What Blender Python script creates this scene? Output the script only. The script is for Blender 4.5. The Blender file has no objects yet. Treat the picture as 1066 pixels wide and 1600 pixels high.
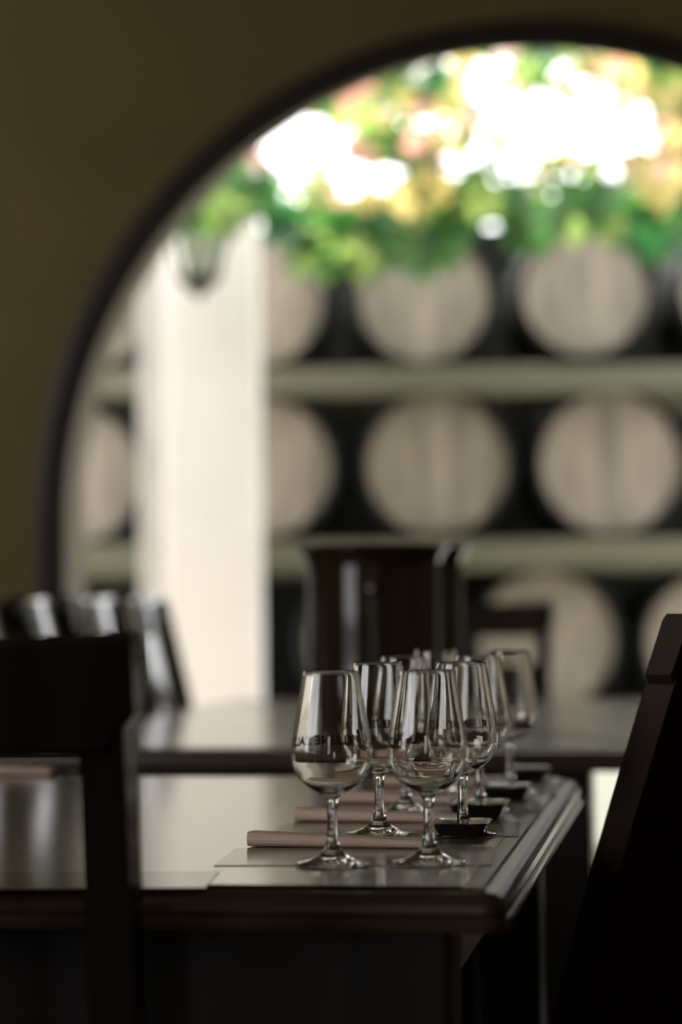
import bpy, bmesh, math, random
from mathutils import Vector, Matrix

sc = bpy.context.scene
COL = sc.collection
PI = math.pi

# ------------------------------------------------------------------ camera
FPX = 85.0 / 36.0 * 1600.0
CAM_Z = 0.965
PITCH = math.atan(135.0 / FPX)
ROLL = math.radians(0.6)
f0 = Vector((0, math.cos(PITCH), math.sin(PITCH)))
r0 = Vector((1, 0, 0))
u0 = Vector((0, -math.sin(PITCH), math.cos(PITCH)))
RV = r0 * math.cos(ROLL) - u0 * math.sin(ROLL)
UV = r0 * math.sin(ROLL) + u0 * math.cos(ROLL)
cam_d = bpy.data.cameras.new('camera')
cam = bpy.data.objects.new('camera', cam_d)
COL.objects.link(cam)
M = Matrix((RV, UV, -f0)).transposed().to_4x4()
M.translation = Vector((0, 0, CAM_Z))
cam.matrix_world = M
cam_d.sensor_fit = 'VERTICAL'
cam_d.sensor_height = 36.0
cam_d.sensor_width = 24.0
cam_d.lens = 85.0
cam_d.clip_end = 200
cam_d.dof.use_dof = True
cam_d.dof.focus_distance = 2.11
cam_d.dof.aperture_fstop = 2.9
sc.camera = cam

# ------------------------------------------------------------------ light
world = bpy.data.worlds.new('sky'); sc.world = world
world.use_nodes = True
bg = world.node_tree.nodes['Background']
bg.inputs['Color'].default_value = (0.985, 0.985, 1.0, 1)
bg.inputs['Strength'].default_value = 5.2
sun_d = bpy.data.lights.new('sun', 'SUN')
sun_d.energy = 13.0
sun_d.angle = math.radians(2.0)
sun_d.color = (1.0, 0.93, 0.82)
sun = bpy.data.objects.new('sun', sun_d); COL.objects.link(sun)
sun.rotation_euler = Vector((0.30, -0.40, -0.88)).to_track_quat('-Z', 'Y').to_euler()
sun.location = (2, 10, 8)

def portal(loc, rot, sx, sz):
    d = bpy.data.lights.new('daylight_portal', 'AREA')
    d.shape = 'RECTANGLE'; d.size = sx; d.size_y = sz
    d.cycles.is_portal = True
    o = bpy.data.objects.new('daylight_portal', d); COL.objects.link(o)
    o.location = loc; o.rotation_euler = rot
portal((0.48, 6.5, 1.35), (-PI / 2, 0, 0), 2.5, 2.2)
portal((-0.60, -2.62, 1.30), (PI / 2, 0, 0), 0.3, 1.2)
portal((-2.72, 0.45, 1.725), (PI / 2, 0, -PI / 2), 2.3, 1.75)
portal((-2.72, 5.05, 1.90), (PI / 2, 0, -PI / 2), 1.1, 1.4)

sc.view_settings.view_transform = 'Standard'
sc.view_settings.look = 'None'
sc.view_settings.exposure = 0.0
sc.view_settings.gamma = 1.0
sc.view_settings.use_curve_mapping = False
cy = sc.cycles
cy.use_denoising = True
cy.max_bounces = 16
cy.transmission_bounces = 14
cy.glossy_bounces = 6
cy.diffuse_bounces = 5
cy.transparent_max_bounces = 12
cy.sample_clamp_indirect = 6.0

# ------------------------------------------------------------------ helpers
def ray(px, py):
    return (f0 * FPX + RV * (px - 533.0) + UV * (800.0 - py)).normalized()
CAMP = Vector((0, 0, CAM_Z))
def at(px, py, d):
    r = ray(px, py); return CAMP + r * (d / r.y)
def onz(px, py, z):
    r = ray(px, py); return CAMP + r * ((z - CAM_Z) / r.z)

def mat(name, c1, c2=None, rough=0.5, scale=8.0, stretch=(1, 1, 1), bump=0.0, bscale=None, coat=0.0,
        metal=0.0, ior=1.5, detail=5.0, lo=0.35, hi=0.65, spec=0.5):
    m = bpy.data.materials.new(name); m.use_nodes = True
    nt = m.node_tree; b = nt.nodes['Principled BSDF']
    b.inputs['Roughness'].default_value = rough
    b.inputs['Metallic'].default_value = metal
    b.inputs['IOR'].default_value = ior
    b.inputs['Specular IOR Level'].default_value = spec
    if coat:
        b.inputs['Coat Weight'].default_value = coat
        b.inputs['Coat Roughness'].default_value = rough * 0.5
    tc = nt.nodes.new('ShaderNodeTexCoord')
    mp = nt.nodes.new('ShaderNodeMapping'); mp.inputs['Scale'].default_value = stretch
    nt.links.new(tc.outputs['Object'], mp.inputs['Vector'])
    if c2 is None: c2 = tuple(x * 0.82 for x in c1)
    nz = nt.nodes.new('ShaderNodeTexNoise'); nz.inputs['Scale'].default_value = scale
    nz.inputs['Detail'].default_value = detail
    nt.links.new(mp.outputs['Vector'], nz.inputs['Vector'])
    cr = nt.nodes.new('ShaderNodeValToRGB')
    cr.color_ramp.elements[0].position = lo; cr.color_ramp.elements[0].color = (*c1, 1)
    cr.color_ramp.elements[1].position = hi; cr.color_ramp.elements[1].color = (*c2, 1)
    nt.links.new(nz.outputs['Fac'], cr.inputs['Fac'])
    nt.links.new(cr.outputs['Color'], b.inputs['Base Color'])
    if bump:
        n2 = nt.nodes.new('ShaderNodeTexNoise'); n2.inputs['Scale'].default_value = bscale or scale * 3
        n2.inputs['Detail'].default_value = 4
        nt.links.new(mp.outputs['Vector'], n2.inputs['Vector'])
        bp = nt.nodes.new('ShaderNodeBump'); bp.inputs['Strength'].default_value = bump
        bp.inputs['Distance'].default_value = 0.002
        nt.links.new(n2.outputs['Fac'], bp.inputs['Height'])
        nt.links.new(bp.outputs['Normal'], b.inputs['Normal'])
    return m

def mesh(name, verts, faces, m, parent=None, smooth=False):
    me = bpy.data.meshes.new(name)
    me.from_pydata([tuple(v) for v in verts], [], faces)
    me.update()
    bm = bmesh.new(); bm.from_mesh(me); bmesh.ops.recalc_face_normals(bm, faces=bm.faces); bm.to_mesh(me); bm.free()
    if m: me.materials.append(m)
    if smooth: me.polygons.foreach_set('use_smooth', [True] * len(me.polygons))
    o = bpy.data.objects.new(name, me); COL.objects.link(o)
    if parent: o.parent = parent
    return o

def bmobj(name, bm, m, parent=None, smooth=False):
    bmesh.ops.recalc_face_normals(bm, faces=bm.faces)
    me = bpy.data.meshes.new(name); bm.to_mesh(me); bm.free()
    if m: me.materials.append(m)
    if smooth: me.polygons.foreach_set('use_smooth', [True] * len(me.polygons))
    o = bpy.data.objects.new(name, me); COL.objects.link(o)
    if parent: o.parent = parent
    return o

def box(name, c, s, m, parent=None, bev=0.0, rz=0.0, seg=2):
    bm = bmesh.new(); bmesh.ops.create_cube(bm, size=1)
    for v in bm.verts: v.co = Vector((v.co.x * s[0], v.co.y * s[1], v.co.z * s[2]))
    if bev: bmesh.ops.bevel(bm, geom=bm.edges[:], offset=bev, segments=seg, affect='EDGES', profile=0.6)
    R = Matrix.Rotation(rz, 4, 'Z')
    for v in bm.verts: v.co = R @ v.co + Vector(c)
    return bmobj(name, bm, m, parent)

def bar(name, a, b, w, t, m, parent=None, bev=0.003, side=None):
    """square bar from a to b, w along side, t across"""
    a = Vector(a); b = Vector(b); d = (b - a); L = d.length; d.normalize()
    s = Vector(side) if side else Vector((1, 0, 0))
    s = (s - d * s.dot(d)).normalized(); n = d.cross(s)
    bm = bmesh.new(); bmesh.ops.create_cube(bm, size=1)
    for v in bm.verts: v.co = Vector((v.co.x * w, v.co.y * t, v.co.z * L))
    if bev: bmesh.ops.bevel(bm, geom=bm.edges[:], offset=bev, segments=2, affect='EDGES', profile=0.6)
    R = Matrix((s, n, d)).transposed()
    c = (a + b) / 2
    for v in bm.verts: v.co = R @ v.co + c
    return bmobj(name, bm, m, parent)

def lathe(name, prof, m, parent=None, n=48, closed=False, smooth=True, axis='Z'):
    vs = []; fs = []; K = len(prof)
    poles = {}
    for i, (r, z) in enumerate(prof):
        if r < 1e-6:
            poles[i] = len(vs); vs.append((0, 0, z))
        else:
            poles[i] = None
            for k in range(n):
                a = 2 * PI * k / n; vs.append((r * math.cos(a), r * math.sin(a), z))
    idx = []; c = 0
    for i, (r, z) in enumerate(prof):
        idx.append(c); c += 1 if r < 1e-6 else n
    rng = range(K if closed else K - 1)
    for i in rng:
        j = (i + 1) % K
        pi, pj = prof[i][0] < 1e-6, prof[j][0] < 1e-6
        for k in range(n):
            k2 = (k + 1) % n
            if pi and pj: continue
            if pi: fs.append((idx[i], idx[j] + k, idx[j] + k2))
            elif pj: fs.append((idx[i] + k, idx[j], idx[i] + k2))
            else: fs.append((idx[i] + k, idx[j] + k, idx[j] + k2, idx[i] + k2))
    if axis == 'Y': vs = [(x, -z, y) for x, y, z in vs]
    return mesh(name, vs, fs, m, parent, smooth)

def empty(name, loc, rz=0.0):
    o = bpy.data.objects.new(name, None); COL.objects.link(o)
    o.location = loc; o.rotation_euler = (0, 0, rz); o.empty_display_size = 0.05
    return o
def tag(o, label, cat, group=None):
    o['label'] = label; o['category'] = cat
    if group: o['group'] = group
    return o
def struct(o):
    o['kind'] = 'structure'; return o
def copy_tree(o, parent=None):
    c = o.copy(); COL.objects.link(c); c.parent = parent
    for ch in list(o.children): copy_tree(ch, c)
    return c
def catmull(pts, n=6):
    out = []
    P = [pts[0]] + list(pts) + [pts[-1]]
    for i in range(1, len(P) - 2):
        p0, p1, p2, p3 = [Vector(q) for q in P[i - 1:i + 3]]
        for k in range(n):
            t = k / n
            out.append(0.5 * ((2 * p1) + (-p0 + p2) * t + (2 * p0 - 5 * p1 + 4 * p2 - p3) * t * t + (-p0 + 3 * p1 - 3 * p2 + p3) * t ** 3))
    out.append(Vector(pts[-1]))
    return out

# ------------------------------------------------------------------ materials
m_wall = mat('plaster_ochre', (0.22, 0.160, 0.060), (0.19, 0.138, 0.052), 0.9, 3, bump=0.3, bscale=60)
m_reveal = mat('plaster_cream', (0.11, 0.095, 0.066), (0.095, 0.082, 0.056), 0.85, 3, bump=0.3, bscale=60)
m_trim = mat('dark_trim', (0.022, 0.013, 0.008), (0.03, 0.018, 0.01), 0.55, 6, bump=0.2)
m_floor = mat('floor_tile', (0.03, 0.019, 0.012), (0.02, 0.013, 0.009), 0.5, 4, bump=0.2)
m_ceil = mat('ceiling_paint', (0.18, 0.14, 0.085), None, 0.9, 3)
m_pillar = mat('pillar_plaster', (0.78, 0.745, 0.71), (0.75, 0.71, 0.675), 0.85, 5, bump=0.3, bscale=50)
m_pillar_shade = mat('pillar_plaster_shaded', (0.40, 0.375, 0.35), (0.35, 0.33, 0.31), 0.85, 5, bump=0.3, bscale=50)  # shade on the pillar's left strip, put into a darker plaster colour
m_plinth = mat('whitewash', (0.84, 0.86, 0.78), (0.78, 0.80, 0.72), 0.85, 5)
m_ground = mat('courtyard_paving', (0.40, 0.37, 0.31), (0.34, 0.31, 0.26), 0.9, 4, bump=0.3)
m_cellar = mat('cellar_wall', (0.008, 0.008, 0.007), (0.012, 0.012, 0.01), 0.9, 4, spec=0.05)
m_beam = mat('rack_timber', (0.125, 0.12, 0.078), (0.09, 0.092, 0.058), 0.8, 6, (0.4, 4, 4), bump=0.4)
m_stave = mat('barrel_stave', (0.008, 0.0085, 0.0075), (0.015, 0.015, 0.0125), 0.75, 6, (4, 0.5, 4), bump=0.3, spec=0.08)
m_hoop = mat('barrel_hoop', (0.02, 0.023, 0.024), (0.03, 0.03, 0.03), 0.6, 10, spec=0.15)
m_heads = [mat('barrel_head_%d' % i, tuple(x * 0.70 for x in c), tuple(x * 0.47 for x in c), 0.8, 5, (6, 6, 0.7), bump=0.3)
           for i, c in enumerate([(0.40, 0.345, 0.275), (0.35, 0.31, 0.25), (0.45, 0.385, 0.315), (0.30, 0.27, 0.215)])]
m_table = mat('table_varnish', (0.17, 0.125, 0.075), (0.12, 0.085, 0.048), 0.22, 5, (0.6, 9, 9), bump=0.10, bscale=14, coat=0.6, ior=1.6)
m_tedge = mat('table_edge', (0.055, 0.030, 0.016), (0.038, 0.021, 0.012), 0.27, 5, (0.6, 9, 9), bump=0.08, bscale=14)
m_tleg = mat('table_leg_wood', (0.014, 0.010, 0.007), (0.010, 0.007, 0.005), 0.4, 5, (9, 9, 0.6), bump=0.1)
m_chair = mat('chair_wood', (0.010, 0.006, 0.004), (0.006, 0.004, 0.003), 0.22, 6, (6, 6, 0.6), bump=0.03, spec=0.3)
m_lacq = mat('chair_lacquer', (0.010, 0.007, 0.006), (0.007, 0.005, 0.004), 0.14, 6, (6, 6, 0.6), coat=0.8, ior=1.9)
m_chair_b = mat('chair_brown', (0.030, 0.014, 0.006), (0.020, 0.010, 0.005), 0.5, 6, (6, 6, 0.6), bump=0.08, spec=0.2)
m_bucket = mat('bucket_glaze', (0.035, 0.019, 0.009), (0.022, 0.012, 0.006), 0.13, 6, coat=0.3, ior=1.65)
m_napkin = mat('napkin_paper', (0.74, 0.53, 0.42), (0.66, 0.47, 0.37), 0.85, 14, bump=0.35, bscale=220)
m_sheet = mat('laminated_sheet', (0.17, 0.13, 0.085), (0.15, 0.11, 0.07), 0.16, 10)
m_dish = mat('dish_glaze', (0.010, 0.009, 0.007), (0.014, 0.012, 0.009), 0.13, 10, coat=0.5)
m_print = mat('black_print', (0.006, 0.006, 0.006), None, 0.5, 10)
m_lframe = mat('lantern_metal', (0.035, 0.045, 0.034), (0.026, 0.033, 0.025), 0.6, 10, spec=0.15)
m_lglass = mat('lantern_frosted_glass', (0.66, 0.69, 0.60), (0.60, 0.63, 0.55), 0.35, 10)
m_cane = mat('vine_cane', (0.09, 0.06, 0.035), None, 0.9, 20, bump=0.4)

def glass_mat(name, color=(1, 1, 1), ior=1.5, rough=0.0):
    m = bpy.data.materials.new(name); m.use_nodes = True
    nt = m.node_tree; nt.nodes.remove(nt.nodes['Principled BSDF'])
    g = nt.nodes.new('ShaderNodeBsdfGlass'); g.inputs['Color'].default_value = (*color, 1)
    g.inputs['IOR'].default_value = ior; g.inputs['Roughness'].default_value = rough
    nt.links.new(g.outputs[0], nt.nodes['Material Output'].inputs[0])
    return m
m_glass = glass_mat('clear_glass', (0.99, 0.985, 0.97), 1.50)

def leaf_mat(name, col, tr):
    m = bpy.data.materials.new(name); m.use_nodes = True
    nt = m.node_tree; b = nt.nodes['Principled BSDF']
    tc = nt.nodes.new('ShaderNodeTexCoord')
    nz = nt.nodes.new('ShaderNodeTexNoise'); nz.inputs['Scale'].default_value = 9
    nt.links.new(tc.outputs['Object'], nz.inputs['Vector'])
    cr = nt.nodes.new('ShaderNodeValToRGB')
    cr.color_ramp.elements[0].color = (*col, 1)
    cr.color_ramp.elements[1].color = (*[x * 0.7 for x in col], 1)
    nt.links.new(nz.outputs['Fac'], cr.inputs['Fac'])
    nt.links.new(cr.outputs['Color'], b.inputs['Base Color'])
    b.inputs['Roughness'].default_value = 0.45
    t = nt.nodes.new('ShaderNodeBsdfTranslucent'); t.inputs['Color'].default_value = (*tr, 1)
    mx = nt.nodes.new('ShaderNodeMixShader'); mx.inputs['Fac'].default_value = 0.55
    nt.links.new(b.outputs[0], mx.inputs[1]); nt.links.new(t.outputs[0], mx.inputs[2])
    nt.links.new(mx.outputs[0], nt.nodes['Material Output'].inputs[0])
    return m
m_leaf = [leaf_mat('leaf_green', (0.045, 0.125, 0.045), (0.07, 0.22, 0.04)),
          leaf_mat('leaf_deep_green', (0.03, 0.10, 0.055), (0.04, 0.17, 0.05)),
          leaf_mat('leaf_light_green', (0.16, 0.26, 0.08), (0.32, 0.46, 0.12)),
          leaf_mat('leaf_yellow', (0.50, 0.40, 0.14), (0.75, 0.60, 0.22)),
          leaf_mat('leaf_pink', (0.50, 0.25, 0.20), (0.72, 0.38, 0.30))]

# ------------------------------------------------------------------ room shell
YW = 6.0                       # near face of the arched wall
YB = YW / 0.928                # far face
ROOM_X0, ROOM_X1, ROOM_Y0, ROOM_H = -2.6, 3.2, -2.5, 3.1
SILL = 0.30
def arch_pts(cpx, cpy, rpx, d, n=40):
    c = at(cpx, cpy, d); R = rpx / FPX * d
    pts = [Vector((c.x - R, d, SILL))]
    for k in range(n + 1):
        a = PI - PI * k / n
        pts.append(Vector((c.x + R * math.cos(a), d, c.z + R * math.sin(a))))
    pts.append(Vector((c.x + R, d, SILL)))
    return c, R, pts
cN, RN, inN = arch_pts(838, 808, 737, YW)
cF, RF, inF = arch_pts(857, 796, 725, YB)

def wall_with_hole(name, inner, d, x0, x1, z0, z1, m, yflip):
    """flat face at y=d around the closed hole given by inner (bottom-left .. bottom-right)"""
    vs = []; fs = []
    cz = cN.z; cx = cN.x
    def outer(p):
        v = Vector((p.x - cx, 0, p.z - cz))
        t = 1e9
        if v.x > 1e-9: t = min(t, (x1 - cx) / v.x)
        if v.x < -1e-9: t = min(t, (x0 - cx) / v.x)
        if v.z > 1e-9: t = min(t, (z1 - cz) / v.z)
        if v.z < -1e-9: t = min(t, (z0 - cz) / v.z)
        return Vector((cx + v.x * t, d, cz + v.z * t))
    outs = [outer(p) for p in inner]
    N = len(inner)
    vs = list(inner) + outs
    for i in range(N - 1):
        fs.append((i, i + 1, N + i + 1, N + i))
    fs.append((N - 1, 0, N, 2 * N - 1))
    # corners left open by the radial projection
    def corner(cxy):
        k = len(vs); vs.append(Vector((cxy[0], d, cxy[1])))
        best = None
        for i in range(N):
            j = (i + 1) % N
            a, b = outs[i], outs[j]
            on = lambda p: (abs(p.x - cxy[0]) < 1e-6, abs(p.z - cxy[1]) < 1e-6)
            if on(a)[0] and on(b)[1] and not on(b)[0]: best = (N + i, k, N + j)
            if on(a)[1] and on(b)[0] and not on(b)[1]: best = (N + i, k, N + j)
        if best: fs.append(best)
    corner((x0, z1)); corner((x1, z1)); corner((x0, z0)); corner((x1, z0))
    return vs, fs
wv, wf = wall_with_hole('a', inN, YW, ROOM_X0, ROOM_X1, 0, ROOM_H, m_wall, 0)
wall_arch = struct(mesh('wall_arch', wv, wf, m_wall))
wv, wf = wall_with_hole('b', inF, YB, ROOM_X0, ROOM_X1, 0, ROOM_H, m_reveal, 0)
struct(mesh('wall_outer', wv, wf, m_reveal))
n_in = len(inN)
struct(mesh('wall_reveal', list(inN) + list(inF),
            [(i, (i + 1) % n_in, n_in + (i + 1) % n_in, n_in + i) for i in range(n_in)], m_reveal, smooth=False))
# dark arched architrave
R2 = RN * 781 / 737
tv = []; tf = []
K = 64
prof = [(RN - 0.002, 0.002), (RN - 0.002, -0.030), (RN + 0.012, -0.036), (R2 - 0.014, -0.036), (R2, -0.026), (R2, 0.002)]
path = [(-1, SILL - 0.001 + 0)] + [(PI - PI * k / K, None) for k in range(K + 1)] + [(1, SILL)]
for a, z in path:
    for (r, y) in prof:
        if z is None: tv.append((cN.x + r * math.cos(a), YW + y, cN.z + r * math.sin(a)))
        else: tv.append((cN.x + a * r, YW + y, z))
q = len(prof)
for i in range(len(path) - 1):
    for j in range(q - 1):
        tf.append((i * q + j, i * q + j + 1, (i + 1) * q + j + 1, (i + 1) * q + j))
struct(mesh('trim_1', tv, tf, m_trim))

struct(box('floor', ((ROOM_X0 + ROOM_X1) / 2, (ROOM_Y0 + YB) / 2, -0.05), (ROOM_X1 - ROOM_X0 + 0.4, YB - ROOM_Y0 + 0.2, 0.10), m_floor))
struct(box('ceiling', ((ROOM_X0 + ROOM_X1) / 2, (ROOM_Y0 + YB) / 2, ROOM_H + 0.06), (ROOM_X1 - ROOM_X0 + 0.4, YB - ROOM_Y0 + 0.2, 0.12), m_ceil))
ADDED_LW = ((-0.7, 1.6, 0.85, 2.6), (4.5, 5.6, 1.2, 2.6))          # unseen left windows added to light napkins and arched wall: y0, y1, z0, z1
wb = bmesh.new()
for (y0, y1, z0, z1) in ((ROOM_Y0, -0.7, 0, ROOM_H), (1.6, 4.5, 0, ROOM_H), (5.6, YB, 0, ROOM_H), (-0.7, 1.6, 0, 0.85), (-0.7, 1.6, 2.6, ROOM_H), (4.5, 5.6, 0, 1.2), (4.5, 5.6, 2.6, ROOM_H)):
    r = bmesh.ops.create_cube(wb, size=1)
    for v in r['verts']:
        v.co = Vector((ROOM_X0 - 0.1 + v.co.x * 0.2, (y0 + y1) / 2 + v.co.y * (y1 - y0), (z0 + z1) / 2 + v.co.z * (z1 - z0)))
struct(bmobj('wall_left', wb, m_wall))
for k, (SY0, SY1, SZ0, SZ1) in enumerate(ADDED_LW):
    w_ = struct(empty('window_%d' % (k + 2), (ROOM_X0 - 0.1, (SY0 + SY1) / 2, SZ0))); ym = (SY0 + SY1) / 2
    for y0, y1, z0, z1, nm in ((SY0, SY0 + .05, SZ0, SZ1, 'window_frame'), (SY1 - .05, SY1, SZ0, SZ1, 'window_frame'), (SY0 + .05, SY1 - .05, SZ0, SZ0 + .05, 'window_frame'), (SY0 + .05, SY1 - .05, SZ1 - .05, SZ1, 'window_frame'), (ym - .02, ym + .02, SZ0 + .05, SZ1 - .05, 'mullion')):
        box(nm, (0, (y0 + y1) / 2 - ym, (z0 + z1) / 2 - SZ0), (0.06, y1 - y0, z1 - z0), m_trim, w_, 0.004)
struct(box('wall_right', (ROOM_X1 + 0.1, (ROOM_Y0 + YB) / 2, ROOM_H / 2), (0.2, YB - ROOM_Y0, ROOM_H), m_wall))
# rear wall, behind the camera, with the window that lights the room
WX0, WX1, WZ0, WZ1 = -0.75, -0.45, 0.70, 1.90
wb = bmesh.new()
for (x0, x1, z0, z1) in ((ROOM_X0, WX0, 0, ROOM_H), (WX1, ROOM_X1, 0, ROOM_H), (WX0, WX1, 0, WZ0), (WX0, WX1, WZ1, ROOM_H)):
    r = bmesh.ops.create_cube(wb, size=1)
    for v in r['verts']:
        v.co = Vector(((x0 + x1) / 2 + v.co.x * (x1 - x0), ROOM_Y0 - 0.06 + v.co.y * 0.12, (z0 + z1) / 2 + v.co.z * (z1 - z0)))
struct(bmobj('wall_back', wb, m_wall))
win = struct(empty('window_1', ((WX0 + WX1) / 2, ROOM_Y0 - 0.06, WZ0)))
def wpart(nm, x0, x1, z0, z1):
    box(nm, ((x0 + x1) / 2 - (WX0 + WX1) / 2, 0, (z0 + z1) / 2 - WZ0), (x1 - x0, 0.06, z1 - z0), m_trim, win, 0.004)
wpart('window_frame', WX0, WX0 + 0.03, WZ0, WZ1); wpart('window_frame', WX1 - 0.03, WX1, WZ0, WZ1)
wpart('window_frame', WX0 + 0.06, WX1 - 0.06, WZ0, WZ0 + 0.06); wpart('window_frame', WX0 + 0.06, WX1 - 0.06, WZ1 - 0.06, WZ1)
wpart('mullion', WX0 + 0.06, WX1 - 0.06, 0.93, 0.97); wpart('mullion', WX0 + 0.06, WX1 - 0.06, 1.40, 1.44)

# ------------------------------------------------------------------ outdoors
struct(box('ground', (0.5, YB + 0.15 + 12, -0.10), (40, 24.0, 0.10), m_ground))
YH = 8.8                     # plane of the barrel heads
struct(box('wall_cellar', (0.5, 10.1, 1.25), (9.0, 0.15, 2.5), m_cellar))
struct(box('trim_2', (0.8, 9.25, 0.22), (6.4, 1.36, 0.54), m_plinth, None, 0.01))

# pillar with its recessed return
pl = at(258, 935, 8.15).x; pr = at(406, 935, 8.15).x; pq = at(221, 935, 8.3).x
pil = empty('pillar', ((pl + pr) / 2, 8.15 + 0.16, -0.05))
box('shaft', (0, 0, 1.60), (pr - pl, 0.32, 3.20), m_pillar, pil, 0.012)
box('pilaster', ((pq + pl) / 2 - (pl + pr) / 2 - 0.004, 0.08, 1.60), (pl - pq, 0.2, 3.20), m_pillar_shade, pil, 0.01)
tag(pil, 'pale sunlit plaster pillar standing outside the arch on the left', 'pillar')

# lantern on the pillar
lc = at(311, 398, 7.99)
lan = empty('wall_lantern', (lc.x, 7.958, lc.z - 0.145)); lan.scale = (1.6, 1.5, 1.45)
lathe('roof', [(0.0, 0.205), (0.012, 0.20), (0.016, 0.188), (0.052, 0.165), (0.070, 0.150), (0.070, 0.143), (0, 0.143)], m_lframe, lan, 6, smooth=False)
for k in range(6):
    a0 = 2 * PI * k / 6; a1 = 2 * PI * (k + 1) / 6
    T = [Vector((0.058 * math.cos(a), 0.058 * math.sin(a), 0.143)) for a in (a0, a1)]
    B = [Vector((0.038 * math.cos(a), 0.038 * math.sin(a), 0.045)) for a in (a0, a1)]
    n = ((T[0] + T[1]) / 2); n.z = 0; n = n.normalized() * 0.003
    mesh('pane', [T[0], T[1], B[1], B[0], T[0] - n, T[1] - n, B[1] - n, B[0] - n],
         [(0, 1, 2, 3), (4, 5, 6, 7), (0, 1, 5, 4), (1, 2, 6, 5), (2, 3, 7, 6), (3, 0, 4, 7)], m_lglass, lan)
    bar('frame_bar', T[0] * 1.0, B[0] * 1.0, 0.012, 0.012, m_lframe, lan, 0.001)
lathe('base', [(0, 0.047), (0.046, 0.047), (0.046, 0.040), (0.028, 0.022), (0.010, 0.008), (0.009, 0.0), (0, -0.006)], m_lframe, lan, 6, smooth=False)
bar('bracket', (0, 0.02, 0.19), (0, 0.128, 0.19), 0.016, 0.016, m_lframe, lan, 0.002)
box('back_plate', (0, 0.124, 0.17), (0.05, 0.012, 0.11), m_lframe, lan, 0.003)
tag(lan, 'small grey-green metal lantern mounted high on the pale pillar', 'lantern')

# barrels
def barrel_mesh():
    hr, br, L = 0.288, 0.325, 0.90
    prof = []
    for k in range(13):
        t = k / 12; y = L * t
        prof.append((hr + (br - hr) * math.sin(PI * t) ** 0.9, y))
    inner = [(0.0, L - 0.03), (hr - 0.012, L - 0.03), (hr - 0.012, L)]
    body = [(0.0, 0.045), (hr - 0.017, 0.045), (hr - 0.017, 0.02), (hr - 0.012, 0.0)] + prof + inner[::-1]
    return body
random.seed(11)
def make_barrel(px, py, rpx, hm, label, bars, rot, d=YH):
    c = at(px, py, d); s = (rpx * 0.955 / FPX * d) / 0.272
    t = empty('wine_barrel', (c.x, d, c.z)); t.scale = (s, 1, s)
    def rev(o):
        return o
    vs = barrel_mesh()
    # lathe about y : profile (r, y)
    def ylathe(name, prof, m, n=40, parent=t):
        v = []; f = []; idx = []
        for r, y in prof:
            idx.append(len(v))
            if r < 1e-6: v.append((0, y, 0))
            else:
                for k in range(n):
                    a = 2 * PI * k / n; v.append((r * math.cos(a), y, r * math.sin(a)))
        for i in range(len(prof) - 1):
            p, q2 = prof[i][0] < 1e-6, prof[i + 1][0] < 1e-6
            for k in range(n):
                k2 = (k + 1) % n
                if p and q2: continue
                if p: f.append((idx[i], idx[i + 1] + k, idx[i + 1] + k2))
                elif q2: f.append((idx[i] + k, idx[i + 1], idx[i] + k2))
                else: f.append((idx[i] + k, idx[i + 1] + k, idx[i + 1] + k2, idx[i] + k2))
        return mesh(name, v, f, m, parent, True)
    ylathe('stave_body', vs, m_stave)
    for (y0, y1) in ((0.012, 0.055), (0.14, 0.18), (0.26, 0.30), (0.60, 0.64), (0.72, 0.76)):
        rr = lambda y: 0.288 + 0.037 * math.sin(PI * y / 0.9) ** 0.9
        ylathe('hoop', [(rr(y0) - 0.001, y0), (rr(y0) + 0.004, y0), (rr(y1) + 0.004, y1), (rr(y1) - 0.001, y1)], m_hoop)
    # head boards
    HR = 0.270; nb = 7; xs = [-HR + 2 * HR * i / nb for i in range(nb + 1)]
    cr, sr = math.cos(rot), math.sin(rot)
    for i in range(nb):
        a, b = xs[i] + 0.0018, xs[i + 1] - 0.0018
        top = []; 
        for k in range(6):
            x = a + (b - a) * k / 5
            top.append((x, math.sqrt(max(0, HR * HR - x * x))))
        ring = top + [(x, -z) for x, z in reversed(top)]
        y0 = 0.026 - random.uniform(0, 0.004)
        v = [(x * cr - z * sr, y0, x * sr + z * cr) for x, z in ring] + [(x * cr - z * sr, 0.046, x * sr + z * cr) for x, z in ring]
        N = len(ring)
        f = [tuple(range(N)), tuple(range(2 * N - 1, N - 1, -1))] + [(k, (k + 1) % N, N + (k + 1) % N, N + k) for k in range(N)]
        mesh('head_board', v, f, m_heads[(hm + (1 if random.random() < 0.35 else 0)) % 4], t)
    if bars:
        bar('cross_bar', (0.0, 0.018, -0.24), (0.0, 0.018, 0.24), 0.075, 0.016, m_heads[2], t, 0.003)
    tag(t, label, 'barrel', 'wine barrels racked outside')
    return t
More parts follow.
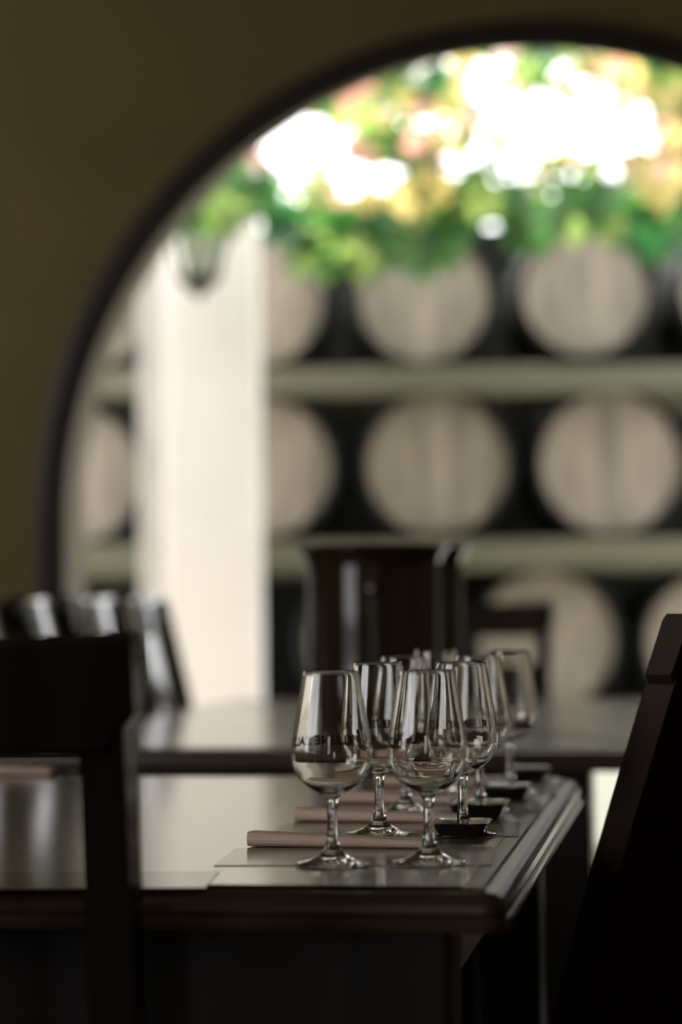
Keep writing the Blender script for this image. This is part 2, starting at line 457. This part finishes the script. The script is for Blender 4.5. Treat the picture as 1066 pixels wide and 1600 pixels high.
B = [
 (128, 478, 105, 3, 'top-row barrel showing as a sliver left of the pillar', 0, 0.0),
 (402, 468, 107, 3, 'top-row barrel half hidden behind the right side of the pillar', 0, 0.1),
 (662, 462, 107, 1, 'top-row barrel under the hanging vine leaves in the middle', 0, 0.0),
 (916, 455, 103, 1, 'top-row barrel on the right with its round head fully visible', 0, 0.05),
 (1166, 450, 103, 1, 'top-row barrel cut off at the right edge of the picture', 0, 0.0),
 (112, 742, 112, 1, 'middle-row barrel left of the pillar beside the arch', 0, 0.0),
 (410, 730, 114, 1, 'middle-row barrel half hidden behind the right side of the pillar', 0, 0.0),
 (684, 725, 116, 0, 'middle-row barrel with a light upright bar across its head', 1, 0.0),
 (956, 722, 116, 2, 'middle-row barrel on the right with a pale reddish head', 0, 0.04),
 (590, 1004, 116, 1, 'bottom-row barrel mostly hidden behind the dark buckets', 0, 0.0),
 (856, 1000, 113, 0, 'bottom-row barrel right of the buckets, behind the brown chair', 0, 0.03),
 (1120, 1004, 113, 0, 'bottom-row barrel cut off at the right edge of the picture', 0, 0.0)]
for px, py, rp, hm, lb, bars, rot in B: make_barrel(px, py, rp, hm, lb, bars, rot)
# rack
rk = empty('barrel_rack', (0.8, 8.9, 0.49))
for (yp, th) in ((592, 0.098), (866, 0.105)):
    zz = at(680, yp, 8.72).z
    for yy in (8.80, 9.55):
        box('beam', (0.0, yy - 8.9, zz - 0.49 - (0.004 if yy < 9 else 0.022)), (5.6, 0.14, th), m_beam, rk, 0.012)
for yy, th in ((8.80, 0.050), (9.55, 0.026)):
    box('beam', (0.0, yy - 8.9, th / 2), (5.6, 0.14, th), m_beam, rk, 0.008)
for xx in (at(318, 900, 8.9).x - 0.8, 2.6):
    for yy in (8.89, 9.64):
        box('post', (xx, yy - 8.9, 0.80), (0.09, 0.05, 1.60), m_beam, rk, 0.008)
tag(rk, 'weathered grey-green timber rack carrying the rows of barrels', 'rack')

# vine
random.seed(4)
def leaf_mesh(name, m, kind):
    outl = [(0, 0), (0.30, -0.16), (0.52, 0.06), (0.40, 0.22), (0.62, 0.46), (0.36, 0.56), (0.24, 0.62), (0.0, 1.0)]
    L = outl + [(-x, y) for x, y in reversed(outl[1:-1])]
    fold = (0.16, 0.28, 0.05)[kind]; curl = (0.22, -0.1, 0.32)[kind]
    v = [(0, 0.36, 0.0)] + [(x * (0.95 + 0.1 * kind), y, -abs(x) * fold - curl * (y - 0.3) ** 2) for x, y in L]
    f = [(0, i, i + 1 if i < len(L) else 1) for i in range(1, len(L) + 1)]
    me = bpy.data.meshes.new(name); me.from_pydata(v, [], f); me.materials.append(m); me.update()
    return me
LM = [[leaf_mesh('leaf', m, k) for k in range(3)] for m in m_leaf]
vroot_p = at(430, 300, 7.55)
vine = empty('grapevine', (vroot_p.x, 7.55, 2.2))
vo = Vector(vine.location)
def tube(name, pts, r, m, parent, n=6):
    P = catmull(pts, 5); v = []; f = []
    for i, p in enumerate(P):
        d = (P[min(i + 1, len(P) - 1)] - P[max(i - 1, 0)]).normalized()
        s = d.cross(Vector((0, 0.3, 1))).normalized(); u = d.cross(s)
        for k in range(n):
            a = 2 * PI * k / n; v.append(p + (s * math.cos(a) + u * math.sin(a)) * r)
    for i in range(len(P) - 1):
        for k in range(n):
            f.append((i * n + k, i * n + (k + 1) % n, (i + 1) * n + (k + 1) % n, (i + 1) * n + k))
    f.append(tuple(range(n))); f.append(tuple(range((len(P) - 1) * n, len(P) * n)))
    return mesh(name, v, f, m, parent, True)
for pts in ([(300, 300, 7.25), (430, 270, 7.28), (600, 250, 7.3), (800, 270, 7.4), (1000, 240, 7.4), (1200, 260, 7.4)],
            [(330, 330, 7.28), (480, 340, 7.5), (640, 330, 7.6), (800, 320, 7.7), (1000, 330, 7.7), (1200, 320, 7.7)],
            [(500, 335, 7.5), (520, 370, 7.5), (600, 400, 7.5), (650, 410, 7.45)],
            [(820, 280, 7.4), (810, 330, 7.4), (830, 375, 7.4)]):
    tube('cane', [at(*p) - vo for p in pts], 0.009, m_cane, vine)
def low_edge(x):
    """pixel row where the foliage ends, by column"""
    K = [(240, 360), (330, 345), (400, 350), (450, 375), (490, 410), (560, 415), (640, 420), (700, 400), (735, 345), (765, 320), (790, 370), (840, 390), (870, 350), (920, 345), (980, 370), (1020, 385), (1130, 390)]
    for (a, b), (c, d) in zip(K, K[1:]):
        if a <= x <= c: return b + (d - b) * (x - a) / (c - a)
    return 350
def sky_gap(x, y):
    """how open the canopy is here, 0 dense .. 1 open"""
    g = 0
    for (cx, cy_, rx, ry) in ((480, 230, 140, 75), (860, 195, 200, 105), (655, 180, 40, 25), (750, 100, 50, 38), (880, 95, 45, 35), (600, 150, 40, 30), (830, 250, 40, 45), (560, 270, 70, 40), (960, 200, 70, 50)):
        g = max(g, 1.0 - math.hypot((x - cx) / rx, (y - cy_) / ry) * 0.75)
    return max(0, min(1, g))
leaves = []; tries = 0
while len(leaves) < 600 and tries < 30000:
    tries += 1
    x = random.uniform(235, 1120)
    le = low_edge(x)
    y = random.uniform(40, le - 22)
    if x < 560 and y < 330 - (x - 235) * 0.75 - 30: continue
    g = sky_gap(x, y)
    low = max(0, 1 - (le - y) / 130)
    if random.random() < g * 1.2: continue
    if random.random() > 0.45 + 0.55 * low: continue
    d = random.uniform(7.12, 8.3) if x > 440 else random.uniform(7.1, 8.0)
    if 250 < x < 440 and y > 325 and random.random() < 0.7: continue
    if x < 440 and 355 < y: continue
    if 268 < x < 355 and y > 325: continue
    near_gap = g > 0.12
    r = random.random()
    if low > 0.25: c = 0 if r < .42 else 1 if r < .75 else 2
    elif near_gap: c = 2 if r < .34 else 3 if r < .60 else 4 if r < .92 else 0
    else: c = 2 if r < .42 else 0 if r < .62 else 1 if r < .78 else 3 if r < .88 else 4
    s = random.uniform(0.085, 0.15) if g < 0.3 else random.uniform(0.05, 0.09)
    p = at(x, y, d)
    eul = (random.uniform(0.5, 2.3), random.uniform(-0.7, 0.7), random.uniform(-0.9, 0.9))
    leaves.append((s / d, p, s, eul, c))
leaves.sort(key=lambda t: -t[0])
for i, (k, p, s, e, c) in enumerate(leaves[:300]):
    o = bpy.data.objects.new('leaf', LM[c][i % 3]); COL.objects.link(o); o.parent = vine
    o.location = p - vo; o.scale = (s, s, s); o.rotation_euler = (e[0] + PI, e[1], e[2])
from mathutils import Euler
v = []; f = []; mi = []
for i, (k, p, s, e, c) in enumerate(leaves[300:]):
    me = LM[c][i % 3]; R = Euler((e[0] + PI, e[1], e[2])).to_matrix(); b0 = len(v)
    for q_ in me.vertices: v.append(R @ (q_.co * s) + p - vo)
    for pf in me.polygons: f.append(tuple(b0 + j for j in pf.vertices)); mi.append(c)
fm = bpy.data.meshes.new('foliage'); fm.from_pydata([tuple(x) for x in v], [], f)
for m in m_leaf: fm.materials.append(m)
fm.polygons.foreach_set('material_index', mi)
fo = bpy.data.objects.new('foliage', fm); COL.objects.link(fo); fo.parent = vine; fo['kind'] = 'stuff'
tag(vine, 'leafy green grapevine with some yellow and pink leaves hanging above the barrels', 'vine')

# ------------------------------------------------------------------ tables
TZ = 0.75
def rrect(x0, x1, y0, y1, rad, off, n=6):
    """rounded rectangle outline, grown outwards by off"""
    pts = []
    q4 = rad if isinstance(rad, (list, tuple)) else (rad,) * 4
    for sx, sy, rd, a0 in ((1, -1, q4[0], -PI / 2), (1, 1, q4[1], 0), (-1, 1, q4[2], PI / 2), (-1, -1, q4[3], PI)):
        cx = (x1 if sx > 0 else x0) - sx * rd; cy_ = (y1 if sy > 0 else y0) - sy * rd
        r = rd + off
        for k in range(n + 1):
            a = a0 + (PI / 2) * k / n
            pts.append((cx + r * math.cos(a), cy_ + r * math.sin(a)))
    return pts
def table(name, org, rz, x0, x1, y0, y1, rad, label, leg_in=0.07, right_in=None, back_in=0.0, left_leg=None):
    t = empty(name, (org.x, org.y, 0), rz)
    def loops(nm, prof, m, cap_top, cap_bot):
        v = []; f = []
        for off, z in prof: v += [(x, y, TZ + z) for x, y in rrect(x0, x1, y0, y1, rad, off)]
        N = len(v) // len(prof)
        for i in range(len(prof) - 1):
            for k in range(N): f.append((i * N + k, i * N + (k + 1) % N, (i + 1) * N + (k + 1) % N, (i + 1) * N + k))
        if cap_top: f.append(tuple(range(N)))
        if cap_bot: f.append(tuple(range((len(prof) - 1) * N, len(prof) * N)))
        return mesh(nm, v, f, m, t)
    loops('tabletop', [(-0.016, 0.0), (-0.0162, -0.020), (-0.06, -0.020)], m_table, True, True)
    loops('edge_moulding', [(-0.0158, -0.020), (-0.0156, -0.0004), (-0.002, 0.0), (-0.0005, -0.0030), (0.0018, -0.0036), (0.0036, -0.0016), (0.009, -0.0028), (0.0135, -0.006), (0.0165, -0.0105), (0.0175, -0.016), (0.0165, -0.0195), (0.0185, -0.021), (0.0195, -0.024), (0.019, -0.0295), (0.012, -0.031), (-0.016, -0.030)], m_tedge, False, False)
    ap = 0.085; i = leg_in; ri = right_in if right_in is not None else i
    cz = TZ - 0.030 - ap / 2
    xa, xb, xc = x0 + i + 0.03, x1 - ri - 0.03, x1 - ri - 0.03 - back_in
    ya, yb = y0 + i + 0.03, y1 - i - 0.03
    L4 = [(xa, ya), (xb, ya), (xc, yb), (xa, yb)]
    for k in range(4):
        (ax_, ay_), (bx_, by_) = L4[k], L4[(k + 1) % 4]
        dv_ = Vector((bx_ - ax_, by_ - ay_, 0)).normalized() * 0.035
        bar('apron', (ax_ + dv_.x, ay_ + dv_.y, cz), (bx_ - dv_.x, by_ - dv_.y, cz), 0.022, ap, m_tleg, t, 0.002, side=(dv_.y, -dv_.x, 0))
        if left_leg and k in (0, 3): ax_ = x0 + left_leg
        box('leg', (ax_, ay_, (TZ - 0.03) / 2), (0.075, 0.075, TZ - 0.03), m_tleg, t, 0.006)
    tag(t, label, 'table')
    return t
p0 = onz(757, 1389, TZ); p1 = onz(884, 1216, TZ)
ang = math.atan2(p1.y - p0.y, p1.x - p0.x) - PI / 2
LEN = (p1 - p0).length + 0.03
T1 = table('dining_table', p0, ang, -1.75, 0.0, 0.0, LEN, (0.0, 0.045, 0.045, 0.0), 'varnished wooden table in front, laid with the wine glasses', 0.035)
print('TABLE', p0, p1, math.degrees(ang), LEN)
# second table
q0 = onz(975, 1170.5, TZ); q1 = q0
ang2 = math.radians(-11)
print('TABLE2', q0, q1, math.degrees(ang2))
T2 = table('dining_table', q0, ang2, -0.95, 0.09, 0.0, 1.62, 0.0, 'bare polished table behind, nearer the arch', 0.06, 0.150, 0.30, 0.50)

# ------------------------------------------------------------------ chairs
def chair(loc, rz, label, back='splat', H=0.945, lean=0.12, m=m_chair, W=0.44, bow=0.022, D=0.42):
    """faces local +y, back at local y=0"""
    t = empty('dining_chair', loc, rz)
    SH = 0.455
    def bk(z):                       # y of back surface at height z above the seat
        return -lean * max(0, z - SH) ** 1.15 * 1.6
    seat = box('seat', (0, D / 2 + 0.01, SH - 0.02), (W - 0.01, D, 0.04), m, t, 0.012, seg=3)
    for s in (-1, 1):
        bar('leg', (s * (W / 2 - 0.03), D - 0.02, 0), (s * (W / 2 - 0.03), D - 0.02, SH - 0.038), 0.036, 0.036, m, t)
        # back post: leg, then leaning post
        xs = s * (W / 2 - 0.007 - 0.016)
        pts = [Vector((xs, -0.03, 0)), Vector((xs, 0, SH - 0.1))] + [Vector((xs, bk(SH + (H - 0.012 - SH) * k / 6), SH + (H - 0.012 - SH) * k / 6)) for k in range(7)]
        v = []; f = []
        for p in pts:
            for dx, dy in ((-0.016, -0.018), (0.016, -0.018), (0.016, 0.018), (-0.016, 0.018)):
                v.append((p.x + dx, p.y + dy, p.z))
        for i in range(len(pts) - 1):
            for k in range(4): f.append((i * 4 + k, i * 4 + (k + 1) % 4, i * 4 + 4 + (k + 1) % 4, i * 4 + 4 + k))
        f += [(0, 1, 2, 3), tuple(range(len(v) - 4, len(v)))]
        mesh('back_post', v, f, m, t)
    # crest rail: curved in plan, rounded lower ends, crowned ends
    def rail(nm, z0, z1, th, dip, hw, round_end):
        n = 20; v = []; f = []
        for k in range(n + 1):
            u = -1 + 2 * k / n
            x = u * hw; yc = -bow * (1 - u * u)
            e = max(0, (abs(u) - (1 - round_end)) / round_end) if round_end else 0
            zt = z1 - dip * (1 - u * u); zb = z0 + (z1 - z0) * 0.34 * (1 - math.sqrt(max(0, 1 - e * e)))
            prof = [(zb, -th / 2), (zb + 0.006, -th / 2 - 0.002), (zt - 0.006, -th / 2 - 0.002), (zt, -th / 2 + 0.003), (zt, th / 2 - 0.003), (zt - 0.006, th / 2), (zb, th / 2)]
            for z, y in prof: v.append((x, bk(z) + y + yc, z))
        q = 7
        for k in range(n):
            for j in range(q): f.append((k * q + j, k * q + (j + 1) % q, (k + 1) * q + (j + 1) % q, (k + 1) * q + j))
        f += [tuple(range(q)), tuple(range(n * q, n * q + q))]
        return mesh(nm, v, f, m, t)
    rail('crest_rail', H - 0.085, H, 0.030, 0.006, W / 2, 0.10)
    if back == 'splat':
        rail('lower_rail', SH + 0.06, SH + 0.10, 0.022, 0, W / 2 - 0.024, 0)
        for sx in (-0.085, 0, 0.085):
            bar('splat', (sx, bk(SH + 0.08) - 0.018, SH + 0.08), (sx, bk(H - 0.07) - 0.018, H - 0.07), 0.05, 0.012, m, t, 0.002)
    elif back == 'panel':
        rail('back_panel', SH + 0.02, H - 0.055, 0.018, 0, W / 2 - 0.03, 0)
    elif back == 'ladder':
        rail('lower_rail', H - 0.25, H - 0.15, 0.022, 0, W / 2 - 0.024, 0)
        rail('lower_rail', SH + 0.03, SH + 0.13, 0.022, 0, W / 2 - 0.024, 0)
    for s in (-1, 1):
        bar('stretcher', (s * (W / 2 - 0.027), -0.005, 0.2), (s * (W / 2 - 0.027), D - 0.03, 0.2), 0.018, 0.026, m, t)
    tag(t, label, 'chair', 'dark wooden dining chairs')
    return t

# near-left chair, back towards the camera
c1 = at(205, 1050, 1.70)
chair((c1.x - 0.2020, 1.745, 0), ang, 'near-black silhouetted chair at the left front of the glass-laid table', 'splat', 0.944, 0.08)
# right chair, angled, leaning away
c2 = at(962, 1240, 2.35)
chair((0.352, 2.49, 0), math.radians(40), 'dark brown leaning chair at the right edge beside the glasses', 'panel', 0.948, 0.266, m_chair_b, D=0.31)
# chair at the far end of the second table
c3 = at(858, 1000, 5.70)
chair((c3.x - 0.215, 5.70, 0), PI + ang2, 'reddish brown chair beyond the second table, right of the buckets', 'ladder', 0.955, 0.10, m_chair_b)
# row on the left of the second table
rowlab = ['shiny dark chair in the left row, nearest the pillar', 'shiny dark chair in the left row, second from the pillar',
          'shiny dark chair in the left row, third from the pillar', 'shiny dark chair in the left row, leftmost in view']
for i, (px, d) in enumerate(((302, 5.10), (238, 4.72), (155, 4.28), (84, 3.92))):
    c = at(px, 1000, d)
    chair((c.x, d, 0), -PI / 2 + ang, rowlab[i], 'panel', 0.975, 0.15, m_lacq, 0.36, 0.042)

# ------------------------------------------------------------------ buckets on the second table
def bucket(px, d, top_py, label):
    c = at(px, 1000, d); h = at(px, top_py, d).z - TZ
    t = empty('wine_bucket', (c.x, d, TZ + 0.0005))
    R = 0.101
    prof = [(0, 0), (R * 0.94, 0), (R * 0.97, 0.004), (R * 0.98, 0.02), (R, h * 0.5), (R * 1.0, h - 0.03), (R * 1.03, h - 0.018), (R * 1.10, h - 0.006), (R * 1.15, h - 0.001), (R * 1.15, h + 0.001),
            (R * 1.08, h - 0.004), (R * 0.99, h - 0.022), (R * 0.96, h * 0.5), (R * 0.93, 0.01), (0, 0.008)]
    lathe('body', prof, m_bucket, t, 64)
    for s in (-1, 1):
        lathe('handle_boss', [(0, 0.006), (0.010, 0.005), (0.014, 0.0), (0.012, -0.004), (0, -0.005)], m_bucket, t, 16).matrix_local = Matrix.Translation((0, s * (R - 0.001), h * 0.78)) @ Matrix.Rotation(-s * PI / 2, 4, 'X')
    tag(t, label, 'bucket', 'dark buckets on the second table')
bucket(585, 3.70, 856, 'tall dark brown flared bucket standing on the second table, nearer of two')
bucket(627, 3.97, 857, 'tall dark bucket peeping out right behind the nearer bucket')

# ------------------------------------------------------------------ place settings
# wine glasses
def glass_profile():
    outer = [(0.0, 0.0), (24, 0.4), (29.5, 0.3), (30.2, 0.9), (29.6, 1.6), (22, 3.2), (14, 5.8), (9.2, 9.5), (6.4, 14), (4.9, 20), (4.35, 28), (4.3, 38), (4.6, 47), (5.4, 52), (7.6, 55.3), (12.5, 58.2), (19, 62), (25.4, 67.5), (29.6, 74), (31.8, 81), (32.5, 88.5), (32.1, 96), (30.9, 106), (28.9, 118), (26.6, 131), (24.4, 144), (22.9, 154)]
    inner = [(22.5, 155), (22.0, 154.6)]
    wall = [(24.4, 144), (26.6, 131), (28.9, 118), (30.9, 106), (32.1, 96), (32.5, 88.5), (31.8, 81), (29.6, 74), (25.4, 67.5), (19, 62.6)]
    for r, z in wall: inner.append((r - 0.9, z + (0.0 if z > 75 else 0.9)))
    inner += [(11.5, 60.6), (5, 59.6), (0, 59.3)]
    return outer, inner
def smooth_prof(p, n=3):
    q = catmull([(a, b, 0) for a, b in p], n)
    return [(max(0, v.x), v.y) for v in q]
go, gi = glass_profile()
prof = smooth_prof(go[4:]) ; prof = go[:4] + prof
prof = prof + smooth_prof(gi)
prof = [(r / 1000 if r > 1e-3 else 0.0, z / 1000) for r, z in prof]
g0 = empty('wine_glass', (0, 0, TZ))
lathe('glass_body', prof, m_glass, g0, 64)
# printed lettering wrapped round the bowl
cu = bpy.data.curves.new('lettering', 'FONT'); cu.body = 'KLEINE ZALZE'; cu.size = 0.0104; cu.offset = 0.0005; cu.align_x = 'CENTER'; cu.space_character = 1.06
cu.resolution_u = 2
to = bpy.data.objects.new('lettering_source', cu); COL.objects.link(to)
dg = bpy.context.evaluated_depsgraph_get()
tm = bpy.data.meshes.new_from_object(to.evaluated_get(dg))
bpy.data.objects.remove(to)
bm = bmesh.new(); bm.from_mesh(tm)
bmesh.ops.triangulate(bm, faces=bm.faces[:])
# cut long triangles so the letters follow the curve
bmesh.ops.subdivide_edges(bm, edges=[e for e in bm.edges if e.calc_length() > 0.004], cuts=1)
def bowl_r(z):
    for (r1, z1), (r2, z2) in zip(prof, prof[1:]):
        if 0.066 < z1 < 0.15 and z1 <= z <= z2: return r1 + (r2 - r1) * (z - z1) / max(1e-9, z2 - z1)
    return 0.0325
for v_ in bm.verts:
    z = 0.0945 + v_.co.y; r = bowl_r(z) + 0.00012; a = -PI / 2 + v_.co.x / 0.0322
    v_.co = Vector((r * math.cos(a), r * math.sin(a), z))
bm.to_mesh(tm); bm.free(); tm.materials.clear(); tm.materials.append(m_print); tm.name = 'printed_lettering'
lo = bpy.data.objects.new('printed_lettering', tm); COL.objects.link(lo); lo.parent = g0
lo['label'] = 'black lettering printed round the bowl'
GL = [  # pixel column, depth, lettering turn, label
 (518.5, 1.957, 3.60, 'front wine glass of the left column, printed lettering reading backwards'),
 (669.0, 1.962, 4.25, 'front wine glass of the right column, nearest the table corner'),
 (592.0, 2.205, 3.75, 'second wine glass of the left column, just behind the lettered front one'),
 (722.5, 2.190, 3.35, 'second wine glass of the right column, rising behind the nearest black dish'),
 (633.0, 2.435, 3.9, 'third wine glass of the left column'),
 (749.0, 2.430, 3.2, 'third wine glass of the right column'),
 (683.0, 2.690, 3.7, 'farthest wine glass of the left column, mostly hidden by the others'),
 (797.0, 2.660, 3.5, 'farthest wine glass of the right column, before the bright second table'),
]
for i, (px, d, turn, lb) in enumerate(GL):
    g = g0 if i == 0 else copy_tree(g0)
    x = at(px, 1200, d).x
    g.location = (x, d, TZ + 0.0010); g.rotation_euler = (0, 0, turn)
    tag(g, lb, 'wine glass', 'wine glasses set out in two columns')

# laminated tasting sheets
ax = Vector((math.cos(ang), math.sin(ang), 0)); ay = Vector((-math.sin(ang), math.cos(ang), 0))
def sheet(c, w, h, label, rz=0.0):
    o = box('tasting_sheet', (0, 0, 0), (w, h, 0.0006), m_sheet)
    o.location = (c.x, c.y, TZ + 0.0004); o.rotation_euler = (0, 0, ang + rz)
    tag(o, label, 'sheet', 'laminated sheets under the glasses')
ord_ = ['frontmost', 'second', 'third', 'farthest']
base = onz(562, 1343, TZ); stepv = (Vector((at(797, 1200, 2.66).x, 2.66, 0)) - Vector((at(669, 1200, 1.962).x, 1.962, 0))) / 3.0
for k in range(4):
    c = Vector((base.x, base.y, 0)) + stepv * k + Vector((0, 0.02, 0))
    sheet(c, 0.225, 0.135, ['flat glossy sheet under the two front wine glasses', 'flat glossy sheet under the second pair of wine glasses',
                          'flat glossy sheet under the third pair of wine glasses', 'flat glossy sheet under the farthest pair of wine glasses'][k], 0.06)
cL = onz(120, 1376, TZ)
sheet(cL, 0.21, 0.11, 'flat glossy sheet at the front table edge behind the black chair', 0.1)

# napkins : folded brown paper, thick rolled end on the left
def napkin_mesh():
    n = 10; v = []; f = []
    secs = []
    for k in range(n + 1):
        u = k / n
        h = 0.0125 - 0.0060 * u; w = 0.030
        pts = []
        for j in range(7):                       # rounded near fold
            a = -PI / 2 - PI * j / 6
            pts.append((-w / 2 + h / 2 + h / 2 * math.cos(a), h / 2 - h / 2 * math.sin(a) * -1))
        pts += [(w / 2, h * 0.92), (w / 2, h * 0.60), (0, h * 0.52), (w / 2, h * 0.42), (w / 2, 0.0)]
        for (y, z) in pts: v.append((u, y, max(0, z)))
        q = len(pts)
    for k in range(n):
        for j in range(q): f.append((k * q + j, k * q + (j + 1) % q, (k + 1) * q + (j + 1) % q, (k + 1) * q + j))
    f += [tuple(range(q)), tuple(range(n * q, n * q + q))]
    return v, f
nv, nf = napkin_mesh()
def napkin(a, b, label, sc_=1.0):
    L = (b - a).length; rz = math.atan2(b.y - a.y, b.x - a.x)
    o = mesh('paper_napkin', [(x * L, y, z * sc_) for x, y, z in nv], nf, m_napkin)
    o.location = (a.x, a.y, TZ + 0.0009); o.rotation_euler = (0, 0, rz)
    tag(o, label, 'napkin', 'brown folded napkins')
napkin(onz(392, 1322, TZ), onz(668, 1325, TZ), 'brown folded paper napkin behind the front left glass, nearest of the row')
napkin(onz(464, 1283, TZ), onz(720, 1285, TZ), 'brown folded paper napkin, second of the row along the glasses')
napkin(onz(530, 1255, TZ), onz(735, 1256, TZ), 'brown folded paper napkin, third of the row along the glasses')
napkin(onz(592, 1229, TZ), onz(775, 1230, TZ), 'brown folded paper napkin, farthest of the row along the glasses')
napkin(onz(-120, 1211, TZ), onz(82, 1211, TZ), 'brown folded paper napkin alone at the far left, behind the black chair', 1.15)

# small black dishes
def dish_mesh():
    v = []; f = []
    prof_ = [(0.0205, 0.0), (0.0215, 0.002), (0.0255, 0.0105), (0.0275, 0.0125), (0.0275, 0.0135), (0.0260, 0.0134), (0.0235, 0.0129), (0.0190, 0.0127)]
    for r, z in prof_:
        v += [(x, y * 1.15, z) for x, y in rrect(-r, r, -r, r, r * 0.28, 0, 5)]
    N = len(v) // len(prof_)
    for i in range(len(prof_) - 1):
        for k in range(N): f.append((i * N + k, i * N + (k + 1) % N, (i + 1) * N + (k + 1) % N, (i + 1) * N + k))
    f.append(tuple(range(N))); f.append(tuple(range((len(prof_) - 1) * N, len(prof_) * N)))
    return v, f
dv, df = dish_mesh()
for px, py, s, lb in ((724, 1310, 0.93, 'small glossy black dish behind the front right glass, nearest of four'),
                     (751, 1280, 1.05, 'small black dish, second from the front along the table edge'),
                     (795, 1250, 0.95, 'small black dish, third from the front along the table edge'),
                     (828, 1220, 0.95, 'small black dish, farthest of four near the table corner')):
    p = onz(px, py, TZ)
    o = mesh('small_dish', [(x * s, y * s, z * s) for x, y, z in dv], df, m_dish, None, True)
    o.location = (p.x, p.y + 0.024, TZ + 0.0009); o.rotation_euler = (0, 0, ang)
    tag(o, lb, 'dish', 'small black dishes along the table edge')
